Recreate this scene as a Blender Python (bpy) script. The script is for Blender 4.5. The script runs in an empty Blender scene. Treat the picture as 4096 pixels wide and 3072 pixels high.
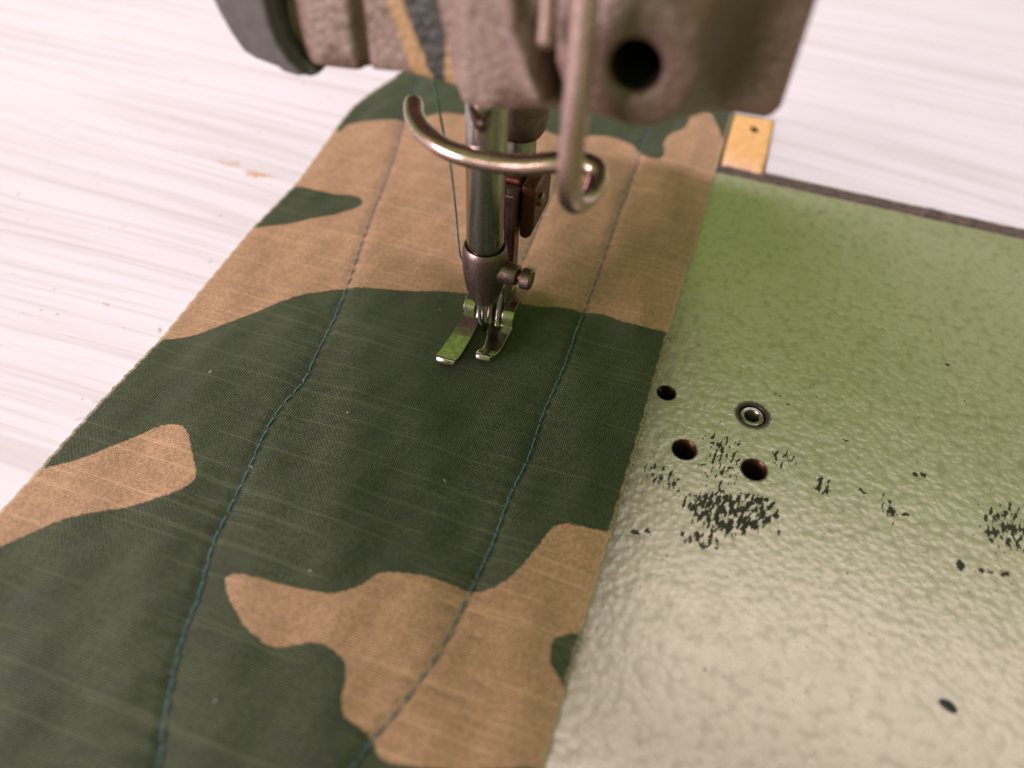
import bpy, bmesh, math, random
import numpy as np
from mathutils import Vector, Matrix
from mathutils.geometry import tessellate_polygon

random.seed(4); rng = np.random.default_rng(7)
MM = 0.001
scene = bpy.context.scene
col = scene.collection

# ------------------------------------------------------------------ camera
PITCH, YAW, ROLL = (math.radians(v) for v in (49.6226, 16.3437, 3.27))
fh = Vector((-math.sin(YAW), math.cos(YAW), 0))
fwd = fh * math.cos(PITCH) + Vector((0, 0, -math.sin(PITCH)))
r0 = Vector((math.cos(YAW), math.sin(YAW), 0)); u0 = r0.cross(fwd)
right = r0 * math.cos(ROLL) + u0 * math.sin(ROLL)
up = u0 * math.cos(ROLL) - r0 * math.sin(ROLL)
cam_data = bpy.data.cameras.new('camera')
cam = bpy.data.objects.new('camera', cam_data); col.objects.link(cam)
m = Matrix((right, up, -fwd)).transposed().to_4x4()
m.translation = Vector((31.9, -89.2, 96.8)) * MM
cam.matrix_world = m
cam_data.sensor_width = 36; cam_data.lens = 26.69
cam_data.clip_start = 0.003; cam_data.clip_end = 20
cam_data.dof.use_dof = True
cam_data.dof.focus_distance = 0.124
cam_data.dof.aperture_fstop = 9.0
scene.camera = cam

# ------------------------------------------------------------------ light of the room
world = bpy.data.worlds.new('World'); scene.world = world; world.use_nodes = True
bgn = world.node_tree.nodes['Background']
bgn.inputs[0].default_value = (0.69, 1.0, 0.20, 1); bgn.inputs[1].default_value = 0.36

def area_light(name, loc, target, size, power, color):
    d = bpy.data.lights.new(name, 'AREA'); d.shape = 'RECTANGLE'
    d.size, d.size_y = size; d.energy = power; d.color = color
    o = bpy.data.objects.new(name, d); col.objects.link(o)
    o.location = Vector(loc) * MM
    o.rotation_euler = (Vector(target) - Vector(loc)).to_track_quat('-Z', 'Y').to_euler()
    return o
def tube_lamp(name, x, y, z, length, power, color):       # fluorescent tubes hang along the feed direction
    return area_light(name, (x, y, z), (0, y, 0), (0.07, length), power, color)
area_light('luminous_ceiling', (-200, 250, 1100), (-200, 250, 0), (2.2, 0.92), 10.9, (1.0, 0.77, 1.06))
tube_lamp('ceiling_tube_lamp', -260, 370, 900, 0.4, 8.2, (1.0, 0.79, 1.0))
area_light('window_light', (-620, -720, 170), (0, 0, 50), (0.45, 0.3), 10.5, (1.0, 0.77, 0.80))
scene.view_settings.view_transform = 'Standard'
scene.view_settings.look = 'None'
scene.view_settings.exposure = 0.0
scene.view_settings.gamma = 1.0
scene.view_settings.use_curve_mapping = False
scene.render.engine = 'CYCLES'
scene.cycles.max_bounces = 5; scene.cycles.diffuse_bounces = 3; scene.cycles.glossy_bounces = 3

# ------------------------------------------------------------------ node helper
class NT:
    def __init__(s, name, dim='3D'):
        s.dim = dim
        s.m = bpy.data.materials.new(name); s.m.use_nodes = True
        s.t = s.m.node_tree; s.n = s.t.nodes
        s.b = s.n['Principled BSDF']; s.co = s.n.new('ShaderNodeTexCoord')
        mp = s.n.new('ShaderNodeMapping'); mp.inputs['Scale'].default_value = (1000, 1000, 1000)
        s.t.links.new(s.co.outputs['Object'], mp.inputs[0]); s.P = mp.outputs[0]   # millimetres
    def put(s, sock, v):
        if isinstance(v, bpy.types.NodeSocket): s.t.links.new(v, sock)
        elif v is not None:
            if hasattr(sock.default_value, '__len__') and not hasattr(v, '__len__'): v = (v,) * len(sock.default_value)
            if hasattr(v, '__len__') and len(v) == 3 and len(sock.default_value) == 4: v = tuple(v) + (1,)
            sock.default_value = v
    def m_(s, op, a, b=None, c=None, clamp=False):
        n = s.n.new('ShaderNodeMath'); n.operation = op; n.use_clamp = clamp
        for i, v in enumerate((a, b, c)):
            if v is not None: s.put(n.inputs[i], v)
        return n.outputs[0]
    def v_(s, op, a, b=None, out=0):
        n = s.n.new('ShaderNodeVectorMath'); n.operation = op
        s.put(n.inputs[0], a)
        if b is not None: s.put(n.inputs['Scale'] if op == 'SCALE' else n.inputs[1], b)
        return n.outputs['Value'] if op in ('LENGTH', 'DOT_PRODUCT', 'DISTANCE') else n.outputs[0]
    def sep(s, v):
        n = s.n.new('ShaderNodeSeparateXYZ'); s.put(n.inputs[0], v); return n.outputs
    def comb(s, x=0, y=0, z=0):
        n = s.n.new('ShaderNodeCombineXYZ')
        for i, v in enumerate((x, y, z)): s.put(n.inputs[i], v)
        return n.outputs[0]
    def noise(s, vec=None, scale=1, detail=3, rough=.5, dist=0, colour=False):
        n = s.n.new('ShaderNodeTexNoise'); n.noise_dimensions = s.dim; s.put(n.inputs['Vector'], vec if vec is not None else s.P)
        for k, v in (('Scale', scale), ('Detail', detail), ('Roughness', rough), ('Distortion', dist)): s.put(n.inputs[k], v)
        return n.outputs[1 if colour else 0]
    def vor(s, vec, scale=1, feature='SMOOTH_F1', smooth=.4, rand=1, dim='2D'):
        n = s.n.new('ShaderNodeTexVoronoi'); n.voronoi_dimensions = dim; n.feature = feature; s.put(n.inputs['Vector'], vec)
        s.put(n.inputs['Scale'], scale); s.put(n.inputs['Randomness'], rand)
        if feature == 'SMOOTH_F1': s.put(n.inputs['Smoothness'], smooth)
        return n.outputs['Distance']
    def ramp(s, v, a, b, lo=0., hi=1., mode='SMOOTHSTEP'):
        n = s.n.new('ShaderNodeMapRange'); n.interpolation_type = mode
        for i, x in enumerate((v, a, b, lo, hi)): s.put(n.inputs[i], x)
        return n.outputs[0]
    def mix(s, f, a, b, mode='MIX'):
        n = s.n.new('ShaderNodeMix'); n.data_type = 'RGBA'; n.blend_type = mode
        s.put(n.inputs[0], f); s.put(n.inputs[6], a); s.put(n.inputs[7], b); return n.outputs[2]
    def attr(s, name):
        n = s.n.new('ShaderNodeAttribute'); n.attribute_name = name; return n.outputs['Fac']
    def bump(s, h, dist, strength=1, normal=None):
        n = s.n.new('ShaderNodeBump'); s.put(n.inputs['Height'], h)
        n.inputs['Distance'].default_value = dist * MM; n.inputs['Strength'].default_value = strength
        if normal is not None: s.put(n.inputs['Normal'], normal)
        return n.outputs[0]
    def out(s, color=None, rough=None, metal=None, normal=None, **kw):
        for k, v in (('Base Color', color), ('Roughness', rough), ('Metallic', metal), ('Normal', normal)):
            if v is not None: s.put(s.b.inputs[k], v)
        for k, v in kw.items(): s.put(s.b.inputs[k.replace('_', ' ')], v)
        return s.m
    def ell(s, c, r, ang=0, P=None):            # 1 at an ellipse's centre, 0 on its rim (xy, millimetres)
        x, y, _ = s.sep(P if P is not None else s.P)
        dx = s.m_('SUBTRACT', x, c[0]); dy = s.m_('SUBTRACT', y, c[1])
        ca, sa = math.cos(ang), math.sin(ang)
        u = s.m_('MULTIPLY', s.m_('ADD', s.m_('MULTIPLY', dx, ca), s.m_('MULTIPLY', dy, sa)), 1 / r[0])
        v = s.m_('MULTIPLY', s.m_('SUBTRACT', s.m_('MULTIPLY', dy, ca), s.m_('MULTIPLY', dx, sa)), 1 / r[1])
        d = s.m_('SQRT', s.m_('ADD', s.m_('MULTIPLY', u, u), s.m_('MULTIPLY', v, v)))
        return s.m_('SUBTRACT', 1, d)

# ------------------------------------------------------------------ materials
def mat_bed():
    s = NT('hammered_green_paint', '2D')
    warp = s.v_('ADD', s.P, s.v_('SCALE', s.noise(scale=.8, detail=2, colour=True), .5))
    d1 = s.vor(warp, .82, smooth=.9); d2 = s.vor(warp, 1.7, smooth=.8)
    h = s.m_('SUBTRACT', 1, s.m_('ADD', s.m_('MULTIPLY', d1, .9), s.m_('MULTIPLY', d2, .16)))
    big = s.noise(scale=.05, detail=3); mid = s.noise(scale=.35, detail=4, rough=.6)
    c = s.mix(s.ramp(big, .35, .65), (.48, .46, .33), (.51, .485, .355))
    c = s.mix(s.ramp(mid, .35, .75, 0, .25), c, (.54, .515, .39))
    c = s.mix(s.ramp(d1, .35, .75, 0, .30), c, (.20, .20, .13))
    # rust freckles
    fr = s.m_('MULTIPLY', s.ramp(s.noise(scale=1.1, detail=1), .74, .79), s.ramp(s.noise(scale=.09), .5, .62))
    c = s.mix(s.m_('MULTIPLY', fr, .55), c, (.26, .13, .04))
    # worn chips where work rubs over the bed
    x, y, z = s.sep(s.P)
    sk = s.comb(s.m_('MULTIPLY', s.m_('ADD', x, s.m_('MULTIPLY', y, -.12)), 1.0), s.m_('MULTIPLY', y, .42), 0)
    n1 = s.noise(sk, 1.5, detail=3, rough=.6)
    reg = None
    for cc, rr, a, k in (((46.4, -22.2), (8.8, 5.8), .1, .26), ((51.0, -20.2), (4.6, 4.4), 0, .25), ((44.3, -12.5), (4.6, 8.2), .05, .17), ((36.6, -19.3), (4.8, 3.0), -.3, .185),
                         ((60.0, -12.2), (2.2, 2.8), .3, .23), ((69.8, -13.2), (1.9, 3.8), .1, .2), ((86.8, -10.2), (5.2, 6.4), -.4, .22), ((54, -9.5), (3, 3), 0, .17),
                         ((44, -28.0), (5.0, 2.0), .1, .21)):
        e = s.m_('MULTIPLY', s.ramp(s.ell(cc, rr, a), 0, .6), k)
        reg = e if reg is None else s.m_('MAXIMUM', reg, e)
    chip = s.ramp(s.m_('ADD', n1, s.m_('MULTIPLY', reg, 1.2)), .745, .77)
    wob = s.v_('ADD', s.P, s.v_('SCALE', s.v_('SUBTRACT', s.noise(scale=1.6, detail=2, colour=True), (.5, .5, .5)), 1.1))
    for cc, rr, a in (((79.9, -19.4), (.65, .95), .2), ((82.7, -19.2), (.35, .4), 0), ((84.0, -19.0), (.4, .35), 0), ((86.0, -18.5), (.75, .45), .4), ((75.0, -4.7), (.35, .5), 0), ((73.8, -5.0), (.35, .5), 0),
                      ((63.0, -2.0), (.5, .28), -.4), ((65.9, -11.1), (.7, .3), -.4), ((79.4, 21.6), (.4, .35), 0), ((72.2, -13.2), (.7, .45), .3), ((84.4, -13.4), (.45, .5), 0),
                      ((53.8, -20.2), (.42, .65), .3), ((54.5, -23), (.3, .35), 0), ((36.2, -29.3), (.5, .45), 0), ((34.5, -30.2), (.8, .4), .2), ((51.2, 4.0), (.25, .2), 0), ((51.9, 3.8), (.25, .2), 0), ((53.4, 2.4), (.3, .22), 0)):
        chip = s.m_('MAXIMUM', chip, s.ramp(s.ell(cc, rr, a, wob), 0, .15))
    # bare worn rims round the drilled holes
    rim = None
    for cc, r in (((48.0, -2.1), 3.15), ((38.6, -13.0), 2.25), ((49.6, -13.0), 2.35), ((33.6, -2.4), 1.85)):
        e = s.ramp(s.m_('ADD', s.ell(cc, (r, r)), s.m_('MULTIPLY', s.m_('SUBTRACT', s.noise(scale=2.2), .5), .22)), .0, .08)
        rim = e if rim is None else s.m_('MAXIMUM', rim, e)
    cc_ = s.mix(s.noise(scale=3), (.020, .019, .012), (.040, .034, .022))
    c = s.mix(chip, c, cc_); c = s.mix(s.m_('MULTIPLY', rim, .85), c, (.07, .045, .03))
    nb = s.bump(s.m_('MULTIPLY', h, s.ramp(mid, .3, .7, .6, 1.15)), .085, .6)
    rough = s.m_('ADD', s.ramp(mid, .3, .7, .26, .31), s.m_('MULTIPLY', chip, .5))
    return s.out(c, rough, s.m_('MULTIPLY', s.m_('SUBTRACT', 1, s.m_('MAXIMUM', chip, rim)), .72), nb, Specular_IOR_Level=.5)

def mat_head():
    s = NT('pinkish_grey_hammered_paint')
    sx, sy, sz = s.sep(s.P)
    st = s.comb(sx, sy, s.m_('MULTIPLY', sz, 1.3))
    n = s.noise(st, .9, detail=4, rough=.6); d = s.vor(s.comb(sx, s.m_('MULTIPLY', sz, 1.3), 0), .8, smooth=.6)
    c = s.mix(s.ramp(n, .3, .7), (.25, .17, .16), (.325, .235, .225))
    c = s.mix(s.ramp(d, .45, .8, 0, .28), c, (.12, .08, .07))
    grime_shade = s.ramp(s.m_('ADD', s.noise(scale=.11, detail=5, rough=.65), s.m_('MULTIPLY', s.ramp(sx, 4, 26), .22)), .50, .66, 0, .85)  # brown grime, weighted rightwards to paint in the shade of the right end
    c = s.mix(grime_shade, c, s.mix(n, (.07, .038, .03), (.15, .085, .065)))
    # primer showing in a slanted strip with a dark worn streak
    jag = s.m_('MULTIPLY', s.m_('SUBTRACT', s.noise(scale=.9, detail=3), .5), 1.6)
    lft = s.m_('SUBTRACT', s.m_('SUBTRACT', sx, -6.1), s.m_('MULTIPLY', s.m_('SUBTRACT', sz, 50.4), -.32))
    rgt = s.m_('SUBTRACT', s.m_('SUBTRACT', -.35, sx), s.m_('MULTIPLY', s.m_('SUBTRACT', sz, 49.8), .2))
    strip = s.m_('MULTIPLY', s.ramp(s.m_('ADD', lft, s.m_('MULTIPLY', jag, .15)), 0, .15), s.ramp(rgt, 0, .12))
    front = s.ramp(sy, -6, -7)
    strip = s.m_('MULTIPLY', strip, front)
    c = s.mix(strip, c, s.mix(n, (.40, .235, .12), (.47, .29, .17)))
    dl = s.m_('SUBTRACT', s.m_('SUBTRACT', sx, -4.0), s.m_('MULTIPLY', s.m_('SUBTRACT', sz, 51.2), -.36))
    dr = s.m_('SUBTRACT', s.m_('SUBTRACT', -1.9, sx), s.m_('MULTIPLY', s.m_('SUBTRACT', sz, 50.4), -.06))
    dark = s.m_('MULTIPLY', s.ramp(s.m_('ADD', dl, jag), .0, .25), s.ramp(s.m_('ADD', dr, s.m_('MULTIPLY', jag, .25)), .0, .25))
    c = s.mix(s.m_('MULTIPLY', dark, strip), c, (.045, .045, .05))
    # scuffed line of rust by the groove and along the bottom rim
    gr = s.m_('SUBTRACT', .85, s.m_('ABSOLUTE', s.m_('ADD', sx, 12.7)))
    c = s.mix(s.m_('MULTIPLY', s.ramp(s.m_('ADD', gr, s.m_('MULTIPLY', jag, .4)), 0, .3), .8), c, (.13, .07, .045))
    return s.out(c, s.ramp(n, .3, .7, .30, .46), 0, s.bump(s.m_('SUBTRACT', n, s.m_('MULTIPLY', d, .8)), .28, .7))

def mat_metal(name, color, rough, var=.1, bumpd=.02, scale=2, dirt=None, metal=1.0, streak=None):
    s = NT(name); n = s.noise(scale=scale, detail=4, rough=.6)
    v = s.P if streak is None else s.v_('MULTIPLY', s.P, streak)
    n2 = s.noise(v, 1.0, detail=3)
    c = s.mix(s.ramp(n2, .3, .7), color, tuple(x * .72 for x in color))
    if dirt: c = s.mix(s.ramp(n, .5, .68, 0, .85), c, dirt)
    return s.out(c, s.ramp(n2, .25, .75, rough - var / 2, rough + var / 2), metal, s.bump(n, bumpd, .6))

def mat_plain(name, color, rough, var=(.8, 1.2), scale=1., bumpd=.05, spec=.5):
    s = NT(name); n = s.noise(scale=scale, detail=5, rough=.6)
    c = s.mix(s.ramp(n, .3, .7), tuple(x * var[0] for x in color), tuple(x * var[1] for x in color))
    return s.out(c, rough, 0, s.bump(n, bumpd, .7), Specular_IOR_Level=spec)

def mat_cloth():
    s = NT('woodland_camouflage_twill', '2D')
    x, y, z = s.sep(s.P)
    px, py = .34, .37
    wx = s.m_('MULTIPLY', s.m_('SUBTRACT', s.noise(scale=.03, detail=2), .5), 1.6)
    wy = s.m_('MULTIPLY', s.m_('SUBTRACT', s.noise(s.v_('ADD', s.P, (40, 9, 3)), .012, detail=1), .5), 2.2)
    u = s.m_('MULTIPLY', s.m_('ADD', x, wx), 1 / px); v = s.m_('MULTIPLY', s.m_('ADD', y, wy), 1 / py)
    su = s.m_('SINE', s.m_('MULTIPLY', u, math.pi)); sv = s.m_('SINE', s.m_('MULTIPLY', v, math.pi))
    par = s.ramp(s.m_('MULTIPLY', su, sv), -.15, .15)
    au = s.m_('ABSOLUTE', su); av = s.m_('ABSOLUTE', sv)
    h = s.m_('ADD', s.m_('MULTIPLY', par, s.m_('MULTIPLY', au, s.m_('ADD', s.m_('MULTIPLY', av, .5), .5))),
             s.m_('MULTIPLY', s.m_('SUBTRACT', 1, par), s.m_('MULTIPLY', av, s.m_('ADD', s.m_('MULTIPLY', au, .5), .5))))
    # uneven yarns: every thread has its own tone, a few thick weft slubs
    yarn_w = s.noise(s.comb(s.m_('MULTIPLY', x, .035), s.m_('MULTIPLY', s.m_('FLOOR', v), 3.7), 0), 1, detail=2)
    yarn_u = s.noise(s.comb(s.m_('MULTIPLY', s.m_('FLOOR', u), 5.3), s.m_('MULTIPLY', y, .06), 0), 1, detail=2)
    slub = s.ramp(s.noise(s.comb(s.m_('MULTIPLY', x, .022), s.m_('MULTIPLY', s.m_('FLOOR', v), 9.13), 3), 1, detail=1), .66, .72)
    slub = s.m_('MULTIPLY', slub, s.ramp(av, .2, .8))
    wn = s.n.new('ShaderNodeTexWhiteNoise'); wn.noise_dimensions = '2D'; s.put(wn.inputs['Vector'], s.comb(s.m_('FLOOR', u), s.m_('FLOOR', v), 0)); cell = wn.outputs['Value']
    fleck = s.ramp(s.noise(s.comb(s.m_('MULTIPLY', x, 2.2), s.m_('MULTIPLY', y, 1.1), 0), 1, detail=3), .56, .78)
    field = s.m_('ADD', s.attr('camo'), s.m_('MULTIPLY', s.m_('SUBTRACT', s.noise(scale=1.5, detail=3), .5), .5))
    grn = s.ramp(field, -.12, .12)
    green = s.mix(s.ramp(s.noise(scale=.06, detail=3), .35, .65), (.015, .023, .0075), (.021, .031, .0105))
    tan = s.mix(s.ramp(s.noise(scale=.05, detail=3), .35, .65), (.54, .325, .178), (.50, .305, .165))
    c = s.mix(grn, tan, green)
    lo = s.mix(grn, (.45, .42, .39), (.14, .14, .15))
    hi = s.mix(grn, (1.3, 1.3, 1.3), (3.5, 3.4, 3.0))
    tone = s.m_('ADD', s.m_('MULTIPLY', s.ramp(h, .3, .98), .86), s.m_('ADD', s.m_('MULTIPLY', s.ramp(yarn_w, .3, .7), .13), s.m_('MULTIPLY', s.ramp(yarn_u, .3, .7), .08)))
    tone = s.m_('ADD', tone, s.m_('MULTIPLY', s.m_('SUBTRACT', cell, .55), .46)); tone = s.m_('ADD', tone, s.m_('MULTIPLY', slub, .45)); tone = s.m_('ADD', tone, s.m_('MULTIPLY', s.m_('MULTIPLY', fleck, grn), .25), clamp=True)
    c = s.mix(1.0, c, s.mix(tone, lo, hi), 'MULTIPLY')
    c = s.mix(s.m_('MULTIPLY', slub, .28), c, s.mix(grn, (.60, .42, .25), (.12, .125, .07)))
    edge = s.attr('edge'); c = s.mix(s.m_('MULTIPLY', s.ramp(edge, .8, .25), s.ramp(s.noise(scale=2.5), .42, .6, .3, .85)), c, (.55, .45, .30))
    nb = s.bump(h, .17, .95)
    return s.out(c, .45, 0, nb, Specular_IOR_Level=.5, Sheen_Weight=.1, Sheen_Roughness=.45)

def mat_table():
    s = NT('white_ash_laminate', '2D')
    x, y, z = s.sep(s.P)
    warp = s.noise(s.comb(s.m_('MULTIPLY', x, .007), s.m_('MULTIPLY', y, .012), 1.7), 1, detail=1)
    yy = s.m_('ADD', y, s.m_('MULTIPLY', s.m_('SUBTRACT', warp, .5), 22))
    g1 = s.noise(s.comb(s.m_('MULTIPLY', x, .009), s.m_('MULTIPLY', yy, .42), 0), 1, detail=4, rough=.62)
    g2 = s.noise(s.comb(s.m_('MULTIPLY', x, .022), s.m_('MULTIPLY', yy, 1.1), 5), 1, detail=3, rough=.6)
    g3 = s.noise(s.comb(s.m_('MULTIPLY', x, .012), s.m_('MULTIPLY', yy, .085), 9), 1, detail=2)
    t = s.m_('ADD', s.ramp(g1, .47, .66, 0, .7), s.m_('ADD', s.ramp(g2, .52, .72, 0, .32), s.ramp(g3, .45, .7, 0, .25)), clamp=True)
    c = s.mix(t, (.65, .63, .64), (.53, .505, .485))
    wob = s.v_('ADD', s.P, s.v_('SCALE', s.v_('SUBTRACT', s.noise(scale=.5, detail=2, colour=True), (.5, .5, .5)), 3))
    for cc, rr, a, k in (((-61.5, 27.0), (4.4, 1.3), .12, .8), ((-70, 28.5), (5, 1.1), .0, .45), ((-53.2, -19.8), (.7, 1.0), 0, .7), ((-77, 2), (.4, .4), 0, .7), ((-99.5, 55.0), (.5, .8), 0, .7), ((-66, -17.5), (.5, .6), 0, .6)):
        c = s.mix(s.m_('MULTIPLY', s.ramp(s.ell(cc, rr, a, wob), 0, .7), k), c, (.48, .24, .09))
    spk = s.m_('MULTIPLY', s.ramp(s.noise(scale=.55, detail=1), .80, .83), .4)
    c = s.mix(spk, c, (.25, .15, .10))
    return s.out(c, s.ramp(g2, .3, .7, .36, .5), 0, s.bump(s.m_('SUBTRACT', 1, s.m_('ADD', g2, g1)), .05, .5), Specular_IOR_Level=.45)

def mat_thread():
    s = NT('teal_sewing_thread')
    n = s.noise(scale=1.6, detail=3)
    c = s.mix(s.ramp(n, .4, .75), (.02, .085, .105), (.10, .23, .26))
    x, y, z = s.sep(s.P)
    tw = s.m_('SINE', s.m_('MULTIPLY', s.m_('ADD', s.m_('ADD', x, y), s.m_('MULTIPLY', z, 2)), 14))
    return s.out(c, .6, 0, s.bump(tw, .04, .6), Sheen_Weight=.3)

M = {
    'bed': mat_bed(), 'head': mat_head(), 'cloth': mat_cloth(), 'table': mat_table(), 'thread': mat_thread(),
    'cover': mat_plain('dark_grey_cover_enamel', (.090, .080, .090), .38, scale=.6, bumpd=.06),
    'chrome': mat_metal('worn_chrome', (.62, .60, .58), .16, .14, .012, 3, (.22, .16, .13), streak=(.8, .8, .05)),
    'steel': mat_metal('burnished_dark_steel', (.27, .20, .195), .40, .16, .05, 3, (.13, .075, .065)),
    'foot': mat_metal('polished_foot_steel', (.62, .57, .55), .17, .12, .015, 1.5, (.33, .26, .23)),
    'rust': mat_metal('oily_red_rust_steel', (.15, .048, .028), .42, .2, .08, 1.6, (.07, .022, .014), metal=.55),
    'wire': mat_metal('nickel_wire', (.64, .46, .43), .27, .12, .015, 2.5, (.34, .25, .22)),
    'hole': mat_plain('oily_drilled_iron', (.030, .016, .012), .5, scale=2),
    'hollow': mat_plain('shade_dark_inner_casting', (.02, .012, .01), .7),  # near-black colour puts the hole's inner shade into the bore wall
    'bush': mat_metal('turned_steel_bushing', (.42, .40, .36), .3, .15, .01, 3, (.2, .12, .08)),
    'brass': mat_plain('orange_lacquered_hinge', (.68, .40, .15), .38, var=(.85, 1.1), scale=.5, bumpd=.05),
    'gap': mat_plain('rusty_brown_edge', (.075, .048, .038), .75, var=(.5, 1.5), scale=.9, bumpd=.3),
    'lint': mat_plain('pale_lint', (.62, .57, .55), .9),
    'black': mat_plain('black_lint', (.012, .012, .018), .8),
}

# ------------------------------------------------------------------ mesh helpers
def mesh_obj(name, verts, faces, mat, parent=None, smooth=True, mats=None):
    me = bpy.data.meshes.new(name)
    me.from_pydata([tuple(float(c) * MM for c in v) for v in verts], [], [tuple(f) for f in faces])
    me.materials.append(M[mat] if isinstance(mat, str) else mat)
    me.polygons.foreach_set('use_smooth', [smooth] * len(me.polygons))
    bm = bmesh.new(); bm.from_mesh(me); bmesh.ops.recalc_face_normals(bm, faces=bm.faces); bm.to_mesh(me); bm.free()
    o = bpy.data.objects.new(name, me); col.objects.link(o)
    if parent: o.parent = parent
    return o
def tag(o, label=None, cat=None, group=None, kind=None):
    for k, v in (('label', label), ('category', cat), ('group', group), ('kind', kind)):
        if v: o[k] = v
    return o
def empty(name):
    o = bpy.data.objects.new(name, None); col.objects.link(o); o.empty_display_size = .01; return o
def bevel(o, w, seg=2, ang=35):
    b = o.modifiers.new('bevel', 'BEVEL'); b.width = w * MM; b.segments = seg; b.limit_method = 'ANGLE'; b.angle_limit = math.radians(ang)
    b.harden_normals = False
    return o
def flat_shade_by_angle(o, deg=40):
    me = o.data
    bm = bmesh.new(); bm.from_mesh(me)
    for e in bm.edges:
        e.smooth = not (len(e.link_faces) == 2 and e.calc_face_angle(0) > math.radians(deg))
    bm.to_mesh(me); bm.free(); return o
def catmull(pts, n=8, closed=False):
    P = [Vector(p) for p in pts]; out = []; L = len(P)
    for i in range(L if closed else L - 1):
        a, b, c, d = (P[(i + k) % L] if closed else P[min(max(i + k, 0), L - 1)] for k in (-1, 0, 1, 2))
        for j in range(n):
            t = j / n
            out.append(.5 * ((2 * b) + (c - a) * t + (2 * a - 5 * b + 4 * c - d) * t * t + (3 * b - a - 3 * c + d) * t ** 3))
    if not closed: out.append(P[-1])
    return out
def tube(name, path, r, mat, parent=None, seg=16, n=8, raw=False, round_ends=True):
    pts = [Vector(p) for p in path] if raw else catmull(path, n)
    rr = r if callable(r) else (lambda t: r)
    V, Fc = [], []; L = len(pts)
    rings = []
    t0 = (pts[1] - pts[0]).normalized(); nrm = t0.orthogonal().normalized()
    for i, p in enumerate(pts):
        t = (pts[min(i + 1, L - 1)] - pts[max(i - 1, 0)]).normalized()
        nrm = (nrm - t * nrm.dot(t)).normalized(); b = t.cross(nrm)
        rings.append((p, t, nrm.copy(), b, rr(i / (L - 1))))
    ext = []
    if round_ends:
        p, t, nn, b, R = rings[0]; ext = [(p - t * R * math.sin(a), t, nn, b, R * math.cos(a)) for a in (1.35, .9, .45)]
        p, t, nn, b, R = rings[-1]; ext2 = [(p + t * R * math.sin(a), t, nn, b, R * math.cos(a)) for a in (.45, .9, 1.35)]
        rings = ext + rings + ext2
    for p, t, nn, b, R in rings:
        for k in range(seg):
            a = 2 * math.pi * k / seg; V.append(p + nn * (R * math.cos(a)) + b * (R * math.sin(a)))
    for i in range(len(rings) - 1):
        for k in range(seg):
            Fc.append((i * seg + k, i * seg + (k + 1) % seg, (i + 1) * seg + (k + 1) % seg, (i + 1) * seg + k))
    Fc.append(tuple(range(seg))[::-1]); Fc.append(tuple(range((len(rings) - 1) * seg, len(rings) * seg)))
    return mesh_obj(name, V, Fc, mat, parent)
def lathe(name, prof, origin, mat, parent=None, axis=(0, 0, 1), seg=40, cap=True, sharp=40):
    ax = Vector(axis).normalized(); q = Vector((0, 0, 1)).rotation_difference(ax); o = Vector(origin)
    V, Fc = [], []
    for r, h in prof:
        for k in range(seg):
            a = 2 * math.pi * k / seg; V.append(o + q @ Vector((r * math.cos(a), r * math.sin(a), h)))
    n = len(prof)
    for i in range(n - 1):
        for k in range(seg): Fc.append((i * seg + k, i * seg + (k + 1) % seg, (i + 1) * seg + (k + 1) % seg, (i + 1) * seg + k))
    if cap:
        Fc.append(tuple(range(seg))[::-1]); Fc.append(tuple(range((n - 1) * seg, n * seg)))
    return flat_shade_by_angle(mesh_obj(name, V, Fc, mat, parent), sharp)
def prism(name, poly, lo, hi, mat, parent=None, axis='y', bev=0, seg=2):
    n = len(poly); V = []
    for t in (lo, hi):
        for a, b in poly: V.append({'y': (a, t, b), 'z': (a, b, t), 'x': (t, a, b)}[axis])
    Fc = [tuple(range(n)), tuple(range(n, 2 * n))[::-1]] + [(i, (i + 1) % n, n + (i + 1) % n, n + i) for i in range(n)]
    o = mesh_obj(name, V, Fc, mat, parent, smooth=False)
    if bev: bevel(o, bev, seg)
    return o

# ------------------------------------------------------------------ the setting: table top with its cut-out
BED_Z = -0.6
def table_top():
    outer = [(-520, -190), (620, -190), (620, 520), (-520, 520)]
    inner = [(-50.5, -116), (338, -116), (338, 69.6), (41.9, 69.6), (41.6, 93), (30.5, 93), (30.5, 69.6), (-50.5, 69.6)]
    z0, z1 = BED_Z, -26
    loops = [[Vector((x, y, 0)) for x, y in outer], [Vector((x, y, 0)) for x, y in inner]]
    tris = tessellate_polygon(loops); allp = outer + inner; n = len(allp)
    V = [(x, y, z0) for x, y in allp] + [(x, y, z1) for x, y in allp]
    Fc = [tuple(t) for t in tris] + [tuple(i + n for i in t)[::-1] for t in tris]
    for off, L in ((0, 4), (4, len(inner))):
        for i in range(L):
            a, b = off + i, off + (i + 1) % L; Fc.append((a, b, b + n, a + n))
    return tag(mesh_obj('table_top', V, Fc, 'table', smooth=False), kind='structure')
table_top()

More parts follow.
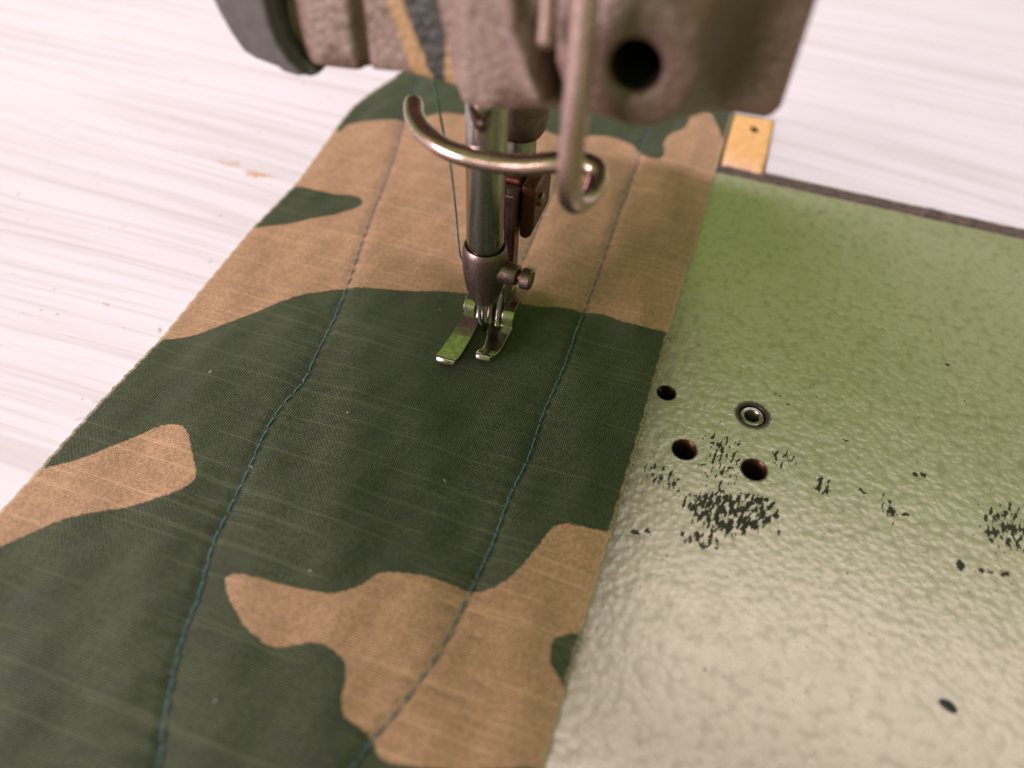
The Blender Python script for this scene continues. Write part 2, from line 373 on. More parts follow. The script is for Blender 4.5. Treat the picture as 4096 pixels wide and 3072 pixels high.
V, Fc = [], []                                                    # rusty strip in the gap behind the bed
xs = np.arange(-48, 336, 1.2)
for x in xs:
    w = .25 * math.sin(x * .9) + .15 * math.sin(x * 2.3 + 1); zt = -.85 + .12 * math.sin(x * 1.7) + .1 * math.sin(x * .6)
    if abs(x - 77.4) < 1.3: zt += .75 * math.cos((x - 77.4) / 1.3 * math.pi / 2)
    V += [(x, 66.05, -9), (x, 66.05, zt - .1), (x, 66.6, zt + .12), (x, 68.9 + w * .4, zt + .1), (x, 69.5, zt - .25), (x, 69.5, -9)]
for i in range(len(xs) - 1):
    for k in range(5): Fc.append((i * 6 + k, i * 6 + k + 1, (i + 1) * 6 + k + 1, (i + 1) * 6 + k))
tag(mesh_obj('gap_strip', V, Fc, 'gap'), 'rusty dark brown strip filling the gap between machine bed and table', 'strip')

# orange hinge tab sunk in the table notch
prof = [(91.5, -.45), (86, -.35), (80, -.3), (75, -.4), (72.0, -.75), (69.4, -1.6), (67.7, -2.9), (66.9, -4.6), (66.8, -8)]
prof = [(p.x, p.y) for p in catmull([(a, b, 0) for a, b in prof], 6)]
V, Fc = [], []; nx = 21; xs = np.linspace(31.9, 41.45, nx)
for y, z in prof:
    for i, x in enumerate(xs):
        e = min(i, nx - 1 - i); V.append((x, y, z + .6 - (.35 if e == 0 else .08 if e == 1 else 0)))
for j in range(len(prof) - 1):
    for i in range(nx - 1):
        cx = (xs[i] + xs[i + 1]) / 2; cy = (prof[j][0] + prof[j + 1][0]) / 2
        if ((cx - 37.3) / 1.25) ** 2 + ((cy - 85.5) / 1.25) ** 2 < 1: continue
        Fc.append((j * nx + i, j * nx + i + 1, (j + 1) * nx + i + 1, (j + 1) * nx + i))
o = mesh_obj('hinge_tab', V, Fc, 'brass')
sd = o.modifiers.new('thick', 'SOLIDIFY'); sd.thickness = .9 * MM; sd.offset = -1
tag(o, 'orange bent hinge tab with a small hole in the table notch', 'hinge')

# ------------------------------------------------------------------ sewing machine
machine = tag(empty('sewing_machine'), 'old industrial sewing machine with green hammered bed and pinkish grey head', 'sewing machine')
bed = prism('bed', [(-49, -113), (336, -113), (336, 66), (-49, 66)], -13, BED_Z, 'bed', machine, 'z')
bevel(bed, .5, 2)
HOLES = [((33.6, -2.4), 1.55, 0), ((48.0, -2.1), 2.45, 0), ((38.6, -13.0), 1.6, .35), ((49.6, -13.0), 1.65, .35)]
V, Fc = [], []
for (hx, hy), r, cs in HOLES:
    prof = [(r + cs + .02, BED_Z + 1), (r + cs + .02, BED_Z), (r, BED_Z - cs - .35), (r * .97, BED_Z - 8)] if cs else [(r + .05, BED_Z + 1), (r + .05, BED_Z), (r, BED_Z - .1), (r, BED_Z - 8)]
    b0 = len(V); S = 36
    for rr, z in prof:
        V += [(hx + rr * math.cos(2 * math.pi * k / S), hy + rr * math.sin(2 * math.pi * k / S), z) for k in range(S)]
    for i in range(3):
        for k in range(S): Fc.append((b0 + i * S + k, b0 + i * S + (k + 1) % S, b0 + (i + 1) * S + (k + 1) % S, b0 + (i + 1) * S + k))
    Fc.append(tuple(b0 + k for k in range(S))[::-1]); Fc.append(tuple(b0 + 3 * S + k for k in range(S)))
M['bore'] = mat_metal('rusty_bore', (.13, .06, .04), .35, .2, .05, 2, (.03, .013, .01), metal=.8)
cut = mesh_obj('cutter', V, Fc, 'bore')
bo = bed.modifiers.new('holes', 'BOOLEAN'); bo.object = cut; bo.operation = 'DIFFERENCE'; bo.solver = 'EXACT'; bo.material_mode = 'TRANSFER'
bpy.context.view_layer.update()
dg = bpy.context.evaluated_depsgraph_get()
me = bpy.data.meshes.new_from_object(bed.evaluated_get(dg)); bed.modifiers.clear(); bed.data = me; me.name = 'bed'
bpy.data.objects.remove(cut)
flat_shade_by_angle(bed, 30)
# the lined hole: a turned bushing sunk into it
lathe('bushing', [(1.15, -7), (1.15, -.95), (1.35, -.7), (1.75, -.62), (1.98, -.75), (2.02, -1.0), (2.02, -7)], (48.0, -2.1, -.1), 'bush', machine, cap=False)
lathe('bushing_rim', [(2.2, -4), (2.2, -.8), (2.3, -.6), (2.55, -.55), (2.75, -.62)], (48.0, -2.1, 0), 'hole', machine, cap=False)

# head casting: front surface lofted column by column
def sstep(a, b, v):
    t = min(max((v - a) / (b - a), 0), 1); return t * t * (3 - 2 * t)
def segd(px, pz, a, b):
    ax, az = a; bx, bz = b; t = max(0, min(1, ((px - ax) * (bx - ax) + (pz - az) * (bz - az)) / ((bx - ax) ** 2 + (bz - az) ** 2)))
    return math.hypot(px - ax - t * (bx - ax), pz - az - t * (bz - az))
BOSS = (20.8, 58.6)
def front(x, z):
    y = -10.0
    y += 1.1 * (sstep(-13.6, -13.2, x) - sstep(-12.2, -11.7, x)) + .5 * (sstep(-13, -12.4, x) - sstep(-1.0, .3, x))
    y -= 1.1 * sstep(-.6, 1.6, x) * (1 - sstep(5, 13, x))
    y += 6.0 * sstep(23, 31, x + (z - 52) * -.25)
    y += 2.0 * sstep(-19, -22.5, x)
    db = math.hypot(x - BOSS[0], z - BOSS[1]); y -= 2.6 * (1 - sstep(6.0, 11.5, db))
    lip = min(segd(x, z, (6.2, 66), (7.4, 59)), segd(x, z, (7.4, 59), (10.2, 52.6)))
    y -= 1.7 * math.exp(-(lip / 1.1) ** 2)
    sl = min(segd(x, z, (10.2, 60), (10.6, 56)), segd(x, z, (10.6, 56), (12.2, 52.6)))
    y += 4.2 * (1 - sstep(.75, 1.45, sl))
    return y
def bottom(x):
    b = np.interp(x, [-23, -18.7, -14.2, -6.7, -.2, .6, 3.4, 6.1, 12.9, 15, 26, 27.5, 35.2, 36.1, 36.6], [48.9, 49.1, 49.5, 50.4, 50.0, 48.8, 48.7, 49.3, 50.2, 51.5, 51.5, 50.5, 50.8, 51.4, 52.6])
    return float(b)
xs = np.concatenate([np.arange(-23, 36.2, .38), [36.4, 36.6]])
zs = np.concatenate([np.arange(1.4, 17.5, .38), [19, 22, 26, 34, 50, 70, 95]])
V, Fc = [], []; R = 0
for x in xs:
    b = bottom(x); colv = [(x, 33, b + .3), (x, 15, b), (x, front(x, b) + 1.7, b), (x, front(x, b) + .75, b + .12), (x, front(x, b) + .2, b + .6)]
    colv += [(x, front(x, b + h), b + h) for h in zs] + [(x, 33, b + zs[-1])]
    R = len(colv); V += colv
for i in range(len(xs) - 1):
    for k in range(R):
        k2 = (k + 1) % R; q = (i * R + k, i * R + k2, (i + 1) * R + k2, (i + 1) * R + k)
        c = [sum(V[j][a] for j in q) / 4 for a in range(3)]
        if c[1] < -5 and math.hypot(c[0] - 21.3, c[2] - 58.6) < 3.25: continue
        Fc.append(q)
Fc.append(tuple(range(R))); Fc.append(tuple(range((len(xs) - 1) * R, len(xs) * R)))
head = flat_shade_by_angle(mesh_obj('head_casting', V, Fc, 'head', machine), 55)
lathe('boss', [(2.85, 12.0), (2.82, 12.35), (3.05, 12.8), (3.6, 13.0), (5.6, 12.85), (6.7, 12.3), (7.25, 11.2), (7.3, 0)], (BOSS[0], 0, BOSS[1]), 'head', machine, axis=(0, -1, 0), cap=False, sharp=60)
lathe('hole_bore', [(2.84, 12.3), (2.8, 8), (2.8, -6), (0.01, -6)], (BOSS[0], 0, BOSS[1]), 'hollow', machine, axis=(0, -1, 0), cap=False)

# dark cover on the left end of the head, with its raised rim
cov = [(-33, 144), (-33, 62), (-32.4, 57.5), (-31.5, 54), (-30.4, 51.4), (-29.2, 49.5), (-27.6, 48.8), (-24.5, 48.3), (-22.0, 47.9), (-20.0, 47.9), (-18.6, 48.6), (-19.6, 49.2), (-21.4, 50.1), (-22.6, 52), (-23.3, 54.5), (-23.6, 62), (-23.6, 144)]
face = prism('face_cover', cov, -10.4, 32, 'cover', machine, 'y', .55, 3)
rim = [(-26.6, 144), (-26.6, 60), (-26.2, 55.5), (-25.3, 51.8), (-24.4, 49.6), (-23.0, 48.6), (-21.0, 48.4), (-19.9, 48.75), (-21.7, 50.2), (-22.9, 52.2), (-23.5, 54.6), (-23.8, 62), (-23.8, 144)]
prism('cover_rim', rim, -11.6, -9, 'cover', face, 'y', .45, 3)

# arm and pillar above the picture
sec = [(-6, 190), (-9, 194), (-9, 212), (-6, 216), (12, 216), (15, 212), (15, 194), (12, 190)]
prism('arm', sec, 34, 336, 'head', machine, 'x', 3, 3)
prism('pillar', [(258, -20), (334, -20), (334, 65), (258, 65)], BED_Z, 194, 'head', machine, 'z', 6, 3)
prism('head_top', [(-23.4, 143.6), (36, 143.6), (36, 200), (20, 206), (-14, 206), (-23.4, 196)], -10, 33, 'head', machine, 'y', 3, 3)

prism('rear_shade_block', [(-11, 33.2), (36.2, 33.2), (36.2, 80), (-11, 80)], 52.5, 205, 'head', machine, 'z', 2, 3)  # unseen block added behind the head to keep light off the cloth

# needle bar, clamp, needle
lathe('needle_bar', [(2.9, 18.6), (2.98, 18.9), (2.98, 60)], (0, 0, 0), 'chrome', machine, seg=56)
clamp = lathe('needle_clamp', [(.9, 7.2), (1.5, 7.3), (2.1, 7.75), (2.55, 8.7), (3.0, 10.2), (3.4, 12.2), (3.62, 14.2), (3.68, 16.2), (3.6, 18.2), (3.45, 19.1), (3.3, 19.35), (3.12, 19.3), (3.02, 18.9), (3.02, 17)], (0, 0, 0), 'steel', machine, seg=56, cap=False, sharp=70)
lathe('screw_boss', [(2.3, 1.5), (2.0, 3.2), (1.75, 4.2), (1.72, 5.7), (1.55, 5.95), (.9, 6.0)], (0, 0, 15.0), 'steel', clamp, axis=(1, -.1, 0.02), sharp=70)
# screw head: two half discs either side of a slot
def half_disc(parent):
    bm = bmesh.new()
    for sgn in (1, -1):
        prof = []
        for k in range(15):
            a = math.asin(.16) + (math.pi - 2 * math.asin(.16)) * k / 14; prof.append((math.cos(a), math.sin(a) * sgn))
        for h0, h1, r in ((6.55, 8.35, 1.75),):
            vs = [[bm.verts.new((h, u * r * s, w * r * s)) for u, w in prof] for h, s in ((h0, .92), (h0 + .2, 1), (h1 - .35, 1), (h1, .82))]
            n = len(prof)
            for i in range(3):
                for k in range(n): bm.faces.new((vs[i][k], vs[i][(k + 1) % n], vs[i + 1][(k + 1) % n], vs[i + 1][k]))
            bm.faces.new(vs[0][::-1]); bm.faces.new(vs[3])
    bmesh.ops.recalc_face_normals(bm, faces=bm.faces)
    rot = Matrix.Rotation(math.radians(24), 4, 'X')
    bm.transform(Matrix.Scale(MM, 4) @ Matrix.Translation((0, -.75, 15.05)) @ rot)
    me = bpy.data.meshes.new('clamp_screw'); bm.to_mesh(me); bm.free(); me.materials.append(M['steel'])
    o = bpy.data.objects.new('clamp_screw', me); col.objects.link(o); o.parent = parent; return o
half_disc(clamp)
lathe('screw_neck', [(.95, 5.5), (.95, 7.0), (1.35, 7.0), (1.35, 7.6)], (0, 0, 15.0), 'rust', clamp, axis=(1, -.1, .02))
lathe('needle', [(.10, -3), (.34, -1), (.42, 1.5), (.46, 5), (.72, 5.6), (.75, 9)], (0, 0, 0), 'chrome', machine, seg=20)

# presser bar and foot
lathe('presser_bar', [(2.85, 14), (2.85, 60)], (.5, 14, 0), 'chrome', machine, seg=48)
lathe('bar_bushing', [(2.9, 31.2), (3.6, 31.5), (4.3, 32.8), (4.7, 35), (4.8, 52)], (.5, 14, 0), 'steel', machine, seg=48, cap=False, sharp=60)
pc = prism('bar_clamp', [(2.95, 15.6), (3.3, 15.1), (4.1, 15.0), (4.9, 15.8), (5.3, 17.2), (5.4, 24.6), (5.0, 25.4), (2.95, 25.4)], 8.6, 18, 'rust', machine, 'y', .4, 3)
prism('clamp_jaw', [(-4.6, 15.4), (2.4, 15.4), (2.4, 25.2), (-4.6, 25.2)], 10.2, 18.2, 'rust', pc, 'y', .5, 2)
lathe('jaw_screw', [(1.1, 0), (1.1, .45), (.8, .7)], (5.35, 11.2, 21.8), 'steel', pc, axis=(1, 0, 0))
foot = tag(empty('presser_foot')); foot.parent = machine
def strip(name, rows, th, mat, parent, bev=.22, nose=False):
    V, Fc = [], []; rows = [tuple(r) + (1.0,) for r in rows]
    if nose:                                                       # rounded front end
        y0, z0, l0, r0_, _ = rows[0]; dz = (rows[1][1] - z0) / (rows[1][0] - y0)
        rows = [(y0 - th / 2 * math.sin(a), z0 - dz * th / 2 * math.sin(a), l0 + .55 * (1 - math.cos(a)), r0_ - .55 * (1 - math.cos(a)), math.cos(a)) for a in (1.45, 1.2, .9, .6, .3)] + rows
    for i, (y, z, xl, xr, k_) in enumerate(rows):
        a = rows[max(i - 1, 0)]; b = rows[min(i + 1, len(rows) - 1)]
        t = Vector((0, b[0] - a[0], b[1] - a[1])).normalized(); n = Vector((0, -t.z, t.y)) * (th * k_ / 2)
        for x, s in ((xl, 1), (xr, 1), (xr, -1), (xl, -1)): V.append((x, y + n.y * s, z + n.z * s))
    for i in range(len(rows) - 1):
        for k in range(4): Fc.append((i * 4 + k, i * 4 + (k + 1) % 4, (i + 1) * 4 + (k + 1) % 4, (i + 1) * 4 + k))
    Fc.append((3, 2, 1, 0)); L = (len(rows) - 1) * 4; Fc.append((L, L + 1, L + 2, L + 3))
    o = mesh_obj(name, V, Fc, mat, parent); flat_shade_by_angle(o, 50); bevel(o, bev, 4, 50); return o
def dense(rows, n=5):
    A = catmull([(r[0], r[1], r[2]) for r in rows], n); B = catmull([(r[0], r[1], r[3]) for r in rows], n)
    return [(a.x, a.y, a.z, b.z) for a, b in zip(A, B)]
strip('toe', dense([(-10.4, 1.5, -4.75, -1.25), (-9.4, 1.12, -4.8, -1.18), (-8.5, .88, -4.75, -1.15), (-5, .74, -4.5, -1.05), (-3, .80, -4.35, -1.0), (-1, .98, -4.2, -.95), (.8, 1.3, -4.1, -.95), (1.2, 1.45, -4.1, -1.0)], 3), 1.4, 'foot', foot, .3, True)
strip('toe', dense([(-7.4, 1.5, 1.2, 4.1), (-6.6, 1.12, 1.3, 4.4), (-5.4, .8, 1.7, 4.65), (-3, .72, 1.55, 4.85), (-1.2, .72, 1.05, 4.9), (.5, .72, .95, 4.95), (1.2, .8, .95, 4.95)], 3), 1.4, 'foot', foot, .3, True)
for xl, xr in ((-4.2, -2.2), (2.95, 5.0)):
    strip('riser', dense([(.9, .85, xl, xr), (1.25, 1.5, xl, xr), (1.2, 2.3, xl, xr), (1.15, 3.0, xl, xr), (1.6, 3.9, xl, xr), (2.6, 4.4, xl, xr), (5, 4.55, xl + .1, xr + .1), (10, 4.5, xl + .2, xr + .15), (14, 4.3, xl + .4, xr)], 6), .95, 'foot', foot, .18)
for xl, xr in ((-1.75, -1.0), (.25, 1.05), (1.75, 2.6)):
    strip('guide_fin', dense([(.9, 1.2, xl, xr), (1.5, 3, xl, xr), (2.1, 6, xl, xr), (2.8, 9, xl, xr)], 4), 1.2, 'foot', foot, .18)
prism('bridge', [(-2.3, 1.0), (2.9, 1.0), (2.9, 8.5), (-2.3, 8.5)], 2.6, 6.6, 'steel', foot, 'y', .3, 2)
prism('shank', [(-2.4, 4.0), (2.6, 4.0), (2.75, 24.4), (-2.4, 24.4)], 6.8, 10.0, 'steel', foot, 'y', .35, 2)
prism('shank_edge', [(2.05, 4.5), (2.72, 4.5), (2.85, 24.2), (2.2, 24.2)], 6.55, 6.95, 'rust', foot, 'y', .12, 2)

# finger guard: one bent wire
tube('finger_guard', [(15.6, -6, 86), (15.6, -13, 85), (15.7, -17.2, 80), (15.8, -17.5, 70), (16.0, -17.5, 60), (16.1, -17.4, 52), (16.2, -17.2, 46.5), (16.3, -16.0, 43.2), (16.7, -13.4, 41.0), (17.3, -10.6, 40.2), (17.7, -8.2, 40.8), (17.0, -6.7, 41.8), (14.6, -6.4, 41.9), (11.5, -6.8, 41.2), (8.2, -7, 40.2), (5.0, -7, 39.6), (1.8, -7, 39.4), (-1.2, -6.9, 39.4), (-4.4, -6.2, 39.6), (-7.6, -4.3, 39.9), (-9.8, -2.0, 40.2), (-11.0, .3, 40.6)], 1.42, 'wire', machine, seg=20, n=8)
tube('guide_rod', [(11.4, -7, 76), (11.4, -12, 75), (11.4, -13.4, 71), (11.4, -13.8, 66), (11.4, -14, 60.2)], .95, 'wire', machine, seg=16)

# ------------------------------------------------------------------ camouflage cloth strip
CAMO = {
'green_back': [(-86.4, 78.1), (-56.1, 49.2), (-52.3, 51.4), (-48.3, 53.7), (-41.2, 57.2), (-37.2, 59.9), (-34.0, 63.1), (-29.7, 65.2), (-21.1, 68.2), (-12.8, 67.7), (-9.7, 65.2), (-5.0, 64.8), (1.1, 67.5), (6.7, 69.5), (10.0, 68.6), (13.6, 65.9), (15.9, 63.4), (18.2, 63.2), (19.2, 65.4), (18.2, 70.5), (18.7, 75.1), (21.2, 78.2), (21.9, 81.5), (21.5, 88.3), (22.1, 89.3), (25.8, 88.9), (28.5, 84.3), (31.7, 78.2), (38.8, 82.0), (31.8, 141.0)],
'green_lobe': [(-55.1, 24.1), (-52.4, 25.0), (-49.9, 25.8), (-46.6, 25.6), (-43.6, 25.9), (-40.6, 26.7), (-38.5, 26.7), (-36.9, 26.1), (-36.0, 25.2), (-36.2, 23.5), (-38.0, 21.5), (-40.5, 18.9), (-44.0, 16.0), (-47.6, 13.4), (-51.2, 10.8), (-53.9, 9.0), (-55.9, 8.2)],
'green_main': [(-54.0, -24.2), (-51.2, -22.3), (-45.8, -18.7), (-41.1, -13.0), (-37.0, -7.4), (-32.3, -2.3), (-26.5, 1.0), (-18.4, 3.7), (-7.0, 7.6), (-0.0, 8.5), (6.1, 8.9), (10.3, 9.9), (16.1, 11.2), (19.5, 11.5), (25.0, 10.4), (31.6, 11.3), (37.3, 12.0), (39.1, -16.0), (35.6, -30.2), (31.8, -31.4), (28.6, -32.4), (25.2, -32.9), (23.2, -34.2), (22.3, -37.0), (20.9, -41.3), (19.3, -44.5), (16.8, -46.7), (13.6, -47.2), (9.6, -47.3), (6.3, -47.7), (2.8, -49.0), (1.6, -51.0), (-0.2, -52.9), (-2.3, -54.1), (-5.5, -54.7), (-10.0, -55.2), (-13.4, -55.6), (-15.3, -55.9), (-16.1, -56.9), (-14.4, -58.8), (-12.0, -60.6), (-9.4, -62.0), (-6.3, -62.8), (-4.5, -62.5), (-2.5, -61.3), (-0.3, -60.5), (1.7, -60.6), (3.8, -61.4), (5.1, -63.4), (5.7, -65.6), (6.7, -67.2), (7.9, -67.7), (9.9, -68.1), (11.5, -68.9), (12.6, -69.9), (14.5, -70.1), (17.2, -69.6), (22.4, -68.1), (33.9, -65.0), (36.7, -74.6), (-42.1, -101.9), (-69.6, -79.3)],
'tan_hole': [(-70.1, -64.8), (-53.8, -52.7), (-51.2, -50.4), (-46.0, -46.1), (-41.8, -40.8), (-39.9, -38.2), (-37.4, -37.0), (-34.9, -37.8), (-32.4, -40.6), (-29.6, -43.6), (-29.4, -45.7), (-31.0, -48.0), (-34.4, -50.9), (-39.5, -54.4), (-43.4, -57.4), (-45.7, -60.2), (-47.8, -63.0), (-50.1, -65.6), (-58.7, -75.4)],
'green_edge': [(32.4, -46.5), (31.3, -47.2), (29.7, -48.2), (28.1, -49.4), (27.8, -50.4), (28.1, -52.0), (28.8, -53.3), (30.0, -54.2), (30.8, -55.1), (31.3, -55.5), (32.4, -55.7), (34.1, -53.0)],
'seam_left': [(-10.7, -79.6), (-12.6, -76.0), (-15.6, -69.6), (-17.5, -63.9), (-18.4, -59.9), (-21.0, -52.4), (-21.8, -47.9), (-22.7, -41.9), (-23.9, -35.6), (-24.5, -29.0), (-24.0, -21.6), (-24.8, -16.3), (-25.8, -8.4), (-27.5, 1.3), (-30.0, 11.7), (-32.5, 22.4), (-35.3, 35.2), (-39.1, 50.1), (-41.2, 57.3)],
'seam_right': [(10.5, -71.1), (10.9, -68.8), (12.3, -65.3), (13.5, -61.0), (14.6, -56.3), (15.2, -49.5), (15.5, -43.3), (15.7, -38.2), (15.5, -30.5), (15.9, -23.7), (15.5, -14.1), (15.8, -4.3), (15.5, 6.2), (15.4, 13.8), (15.2, 24.9), (14.6, 38.6), (14.2, 53.2), (14.0, 65.6)],
}
SEAMS = {'left': CAMO.pop('seam_left'), 'right': CAMO.pop('seam_right'),
         'needle': [(0, 9), (.5, 20), (0, 30), (-.2, 38), (-.9, 48), (-1.8, 59), (-3, 80), (-4, 96)]}
SEAMS['left'] = [(-6.5, -92)] + SEAMS['left'] + [(-44, 70), (-49, 92)]
SEAMS['right'] = [(6.5, -84)] + SEAMS['right'] + [(13.6, 96)]
seam_curve = {k: sorted(((p.y, p.x) for p in catmull([(a, b, 0) for a, b in v], 10))) for k, v in SEAMS.items()}
def seam_x(k, y):
    c = seam_curve[k]; return np.interp(y, [a for a, _ in c], [b for _, b in c])
def inside_sd(pts, X, Y):
    P = np.array([(p.x, p.y) for p in catmull([(a, b, 0) for a, b in pts], 5, True)])
    d = np.full(X.shape, 1e9); ins = np.zeros(X.shape, bool)
    for i in range(len(P)):
        a, b = P[i], P[(i + 1) % len(P)]; e = b - a; L2 = e @ e + 1e-12
        t = np.clip(((X - a[0]) * e[0] + (Y - a[1]) * e[1]) / L2, 0, 1)
        d = np.minimum(d, np.hypot(X - a[0] - t * e[0], Y - a[1] - t * e[1]))
        if a[1] != b[1]:
            cr = ((a[1] > Y) != (b[1] > Y)) & (X < (b[0] - a[0]) * (Y - a[1]) / (b[1] - a[1]) + a[0]); ins ^= cr
    return np.where(ins, d, -d)
def edge_left(y): return np.interp(y, [-100, -58, -38, -22, -8, 10, 27, 39, 52, 59, 66, 75, 100], [-52, -51.9, -52, -51.4, -52.1, -52.8, -52.3, -53.4, -54.8, -55.2, -54.2, -52, -51]) + .09 * np.sin(y * 2.1) + .07 * np.sin(y * 4.7)
def edge_right(y): return 31.4 + .10 * np.sin(y * 1.9) + .06 * np.sin(y * 5.3 + 1) + .25 * np.exp(-((y - 37) / 4) ** 2) - .1 * np.sin(y * .11)
def cloth_z(x, y):
    z = .38 + .34 * np.sin(x * .21 + 1.2 * np.sin(y * .05) + .6) * np.sin(y * .07 + .5) + .16 * np.sin(x * .47 + y * .19) + .09 * np.sin(x * .9 - y * .33 + 1)
    z = z + .55 * np.exp(-((x + 11) / 8) ** 2) * (1 / (1 + np.exp((y + 22) / 5))) + .35 * np.exp(-((x - 23) / 5) ** 2) * (1 / (1 + np.exp(-(y - 22) / 6)))
    for k in SEAMS:
        d = x - seam_x(k, y); on = 1.0 if k != 'needle' else 1 / (1 + np.exp(-(y - 8) * 2))
        z = z - on * (.34 * np.exp(-(d / 1.0) ** 2) + .16 * np.exp(-(d / 4.5) ** 2) + (.08 + .04 * np.sin(y * .37)) * np.sin(y * 2.371 + .8 * np.sin(y * .21)) * np.exp(-(np.abs(d) / 3.0)) * np.clip(np.abs(d) / .6, .2, 1))
    r = np.hypot(x, (y + 1) / 1.3); press = 1 / (1 + np.exp((r - 11) / 2))
    z = z * (1 - press) - .03 * press
    d = np.minimum(x - edge_left(y), edge_right(y) - x)
    z = z * np.clip(d / 6, .15, 1) - .12 * np.exp(-(d / .35) ** 2)
    return np.maximum(z, -.42)
NU, ys = 215, np.arange(-99, 100.2, .4)
U = np.linspace(0, 1, NU)[None, :]; Yg = np.repeat(ys[:, None], NU, 1)
EL, ER = edge_left(Yg), edge_right(Yg); Xg = EL + (ER - EL) * U
Zg = cloth_z(Xg, Yg)
sd_ = np.full(Xg.shape, -1e9)
for k in CAMO:
    if k != 'tan_hole': sd_ = np.maximum(sd_, inside_sd(CAMO[k], Xg, Yg))
sd_ = np.minimum(sd_, -inside_sd(CAMO['tan_hole'], Xg, Yg))
NV = len(ys); idx = np.arange(NV * NU).reshape(NV, NU)
quads = np.stack([idx[:-1, :-1], idx[:-1, 1:], idx[1:, 1:], idx[1:, :-1]], -1).reshape(-1, 4)
border = np.concatenate([idx[0, :], idx[1:, -1], idx[-1, -2::-1], idx[-2:0:-1, 0]])
Vc = np.stack([Xg, Yg, Zg], -1).reshape(-1, 3); low = Vc[border].copy(); low[:, 2] = BED_Z + .03
nb = len(border); base = len(Vc)
sk = [(border[i], base + i, base + (i + 1) % nb, border[(i + 1) % nb]) for i in range(nb)]
cloth = mesh_obj('fabric_strip', np.concatenate([Vc, low]), [tuple(int(v) for v in q) for q in quads] + [tuple(int(v) for v in q) for q in sk], 'cloth')
a = cloth.data.attributes.new('camo', 'FLOAT', 'POINT'); a.data.foreach_set('value', np.concatenate([sd_.reshape(-1), sd_.reshape(-1)[border]]).astype(np.float32))
ed = np.minimum(Xg - EL, ER - Xg).reshape(-1)
a = cloth.data.attributes.new('edge', 'FLOAT', 'POINT'); a.data.foreach_set('value', np.concatenate([ed, np.zeros(nb)]).astype(np.float32))
tag(cloth, 'strip of green and tan camouflage cloth under the presser foot', 'cloth')

# stitches: one small twisted capsule, copied along the seams
def stitch_mesh():
    o = tube('stitch', [(-1.12, 0, -.40), (-.95, 0, -.10), (-.5, .02, .03), (.5, -.02, .03), (.95, 0, -.10), (1.12, 0, -.40)], .135, 'thread', seg=8, n=3, round_ends=False)
    me = o.data; bpy.data.objects.remove(o); return me
sm = stitch_mesh()
for k in ('left', 'right', 'needle'):
    c = seam_curve[k]; pts = [Vector((x, y, 0)) for y, x in c]; pitch = 2.65; acc = 0; nxt = pitch / 2
    for p, q in zip(pts, pts[1:]):
        L = (q - p).length
        while L > 0 and acc + L >= nxt:
            w = p.lerp(q, (nxt - acc) / L); t = (q - p).normalized(); nxt += pitch * random.uniform(.94, 1.06)
            if w.y > 92 or w.y < -97: continue
            z0 = float(cloth_z(w.x - t.x, w.y - t.y)); z1 = float(cloth_z(w.x + t.x, w.y + t.y))
            o = bpy.data.objects.new('stitch', sm); col.objects.link(o); o.parent = cloth
            o.location = Vector((w.x, w.y, (z0 + z1) / 2 + .13)) * MM
            o.rotation_euler = (random.uniform(-.3, .3), -math.atan2(z1 - z0, 2), math.atan2(t.y, t.x) + random.uniform(-.07, .07))
            s_ = random.uniform(.9, 1.1); o.scale = (random.uniform(.97, 1.06), s_, s_)
        acc += L

# loose fibres along the cut edges
V, Fc = [], []
for i in range(150):
    rightside = i % 3 != 0
    y = random.uniform(-80, 80); x = float(edge_right(y) if rightside else edge_left(y)); sg = 1 if rightside else -1
    L = random.uniform(.3, .9) * (2.0 if random.random() < .12 else 1); a = random.uniform(-1.1, 1.1); z = random.uniform(BED_Z + .12, -.15); b0 = len(V); r = .035
    for k in range(5):
        u = k / 4; aa = a + u * random.uniform(-.5, .5); cx = x + sg * (L * u * math.cos(aa) - .15); cy = y + L * u * math.sin(aa); cz = max(z - .2 * u, BED_Z + .05)
        for q in range(4): V.append((cx, cy + r * math.cos(q * 1.571), cz + r * math.sin(q * 1.571)))
    for k in range(4):
        for q in range(4): Fc.append((b0 + k * 4 + q, b0 + k * 4 + (q + 1) % 4, b0 + (k + 1) * 4 + (q + 1) % 4, b0 + (k + 1) * 4 + q))
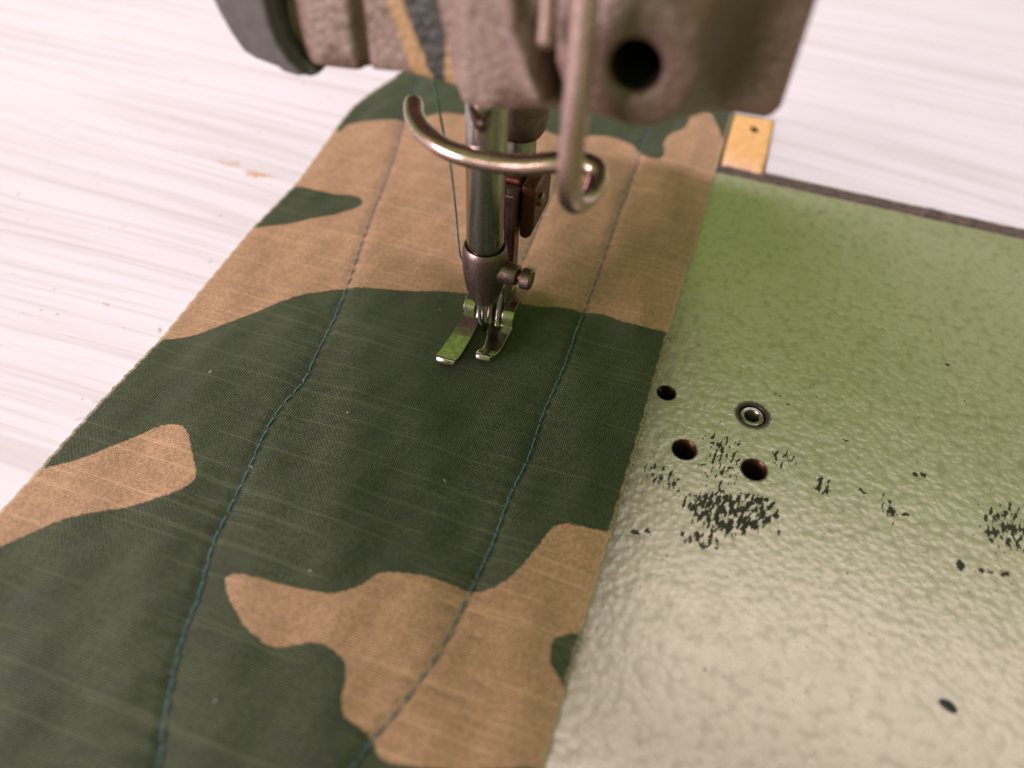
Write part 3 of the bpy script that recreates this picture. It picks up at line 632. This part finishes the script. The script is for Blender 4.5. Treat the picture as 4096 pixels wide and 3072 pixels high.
M['fibre'] = mat_plain('loose_cotton_fibre', (.50, .40, .27), .9)
tag(mesh_obj('edge_fibres', V, Fc, 'fibre', cloth), kind='stuff')

# thread from the head down to the needle
tube('needle_thread', [(-8.6, -1, 56), (-7.1, -1, 45), (-6.1, -1, 38.6), (-5.2, -1, 33.6), (-4.5, -1, 25.7), (-3.95, -1, 17.2), (-3.75, .1, 14.6), (-3.1, .9, 11), (-1.9, .5, 8), (-.95, -.3, 5.8), (-.75, -.45, 3), (-.5, -.2, 1.2)], .17, 'thread', seg=8, n=8)
tag(bpy.data.objects['needle_thread'], 'thin teal thread running from the head down to the needle', 'thread')

# lint and dust on the cloth
V, Fc = [], []
spots = [(-38.5, -26), (-13.6, -25.8), (-6.0, -52), (-8.5, -71), (15.4, 6.4), (-24, -21.4), (-23, -39.5), (-9.2, 1.8), (-31, 31), (5.5, -32)]
for i, (x, y) in enumerate(spots):
    a = random.uniform(0, math.pi); L = random.uniform(.18, .4); r = random.uniform(.06, .11); z = float(cloth_z(x, y)) + r + .05; b0 = len(V)
    for s in range(5):
        u = (s - 2) / 2; cx = x + math.cos(a) * L * u + .12 * math.sin(3 * u + i); cy = y + math.sin(a) * L * u + .1 * math.cos(2 * u + i); rr = r * (1 - .7 * u * u)
        for k in range(6): V.append((cx + rr * math.cos(k * 1.047 + s), cy + rr * math.sin(k * 1.047 + s), z + rr * math.sin(k * 1.047) * .9))
    for s in range(4):
        for k in range(6): Fc.append((b0 + s * 6 + k, b0 + s * 6 + (k + 1) % 6, b0 + (s + 1) * 6 + (k + 1) % 6, b0 + (s + 1) * 6 + k))
tag(mesh_obj('lint', V, Fc, 'lint'), 'pale specks of lint scattered over the camouflage cloth', 'lint', kind='stuff')
o = tube('lint_speck', [(76.7, -40.5, BED_Z + .25), (77.4, -40.75, BED_Z + .35), (78.2, -41.15, BED_Z + .22)], lambda t: .18 + .28 * math.sin(math.pi * (.15 + .7 * t)), 'black', seg=10, n=4)
tag(o, 'single black oblong lint speck on the bare front of the bed', 'lint')
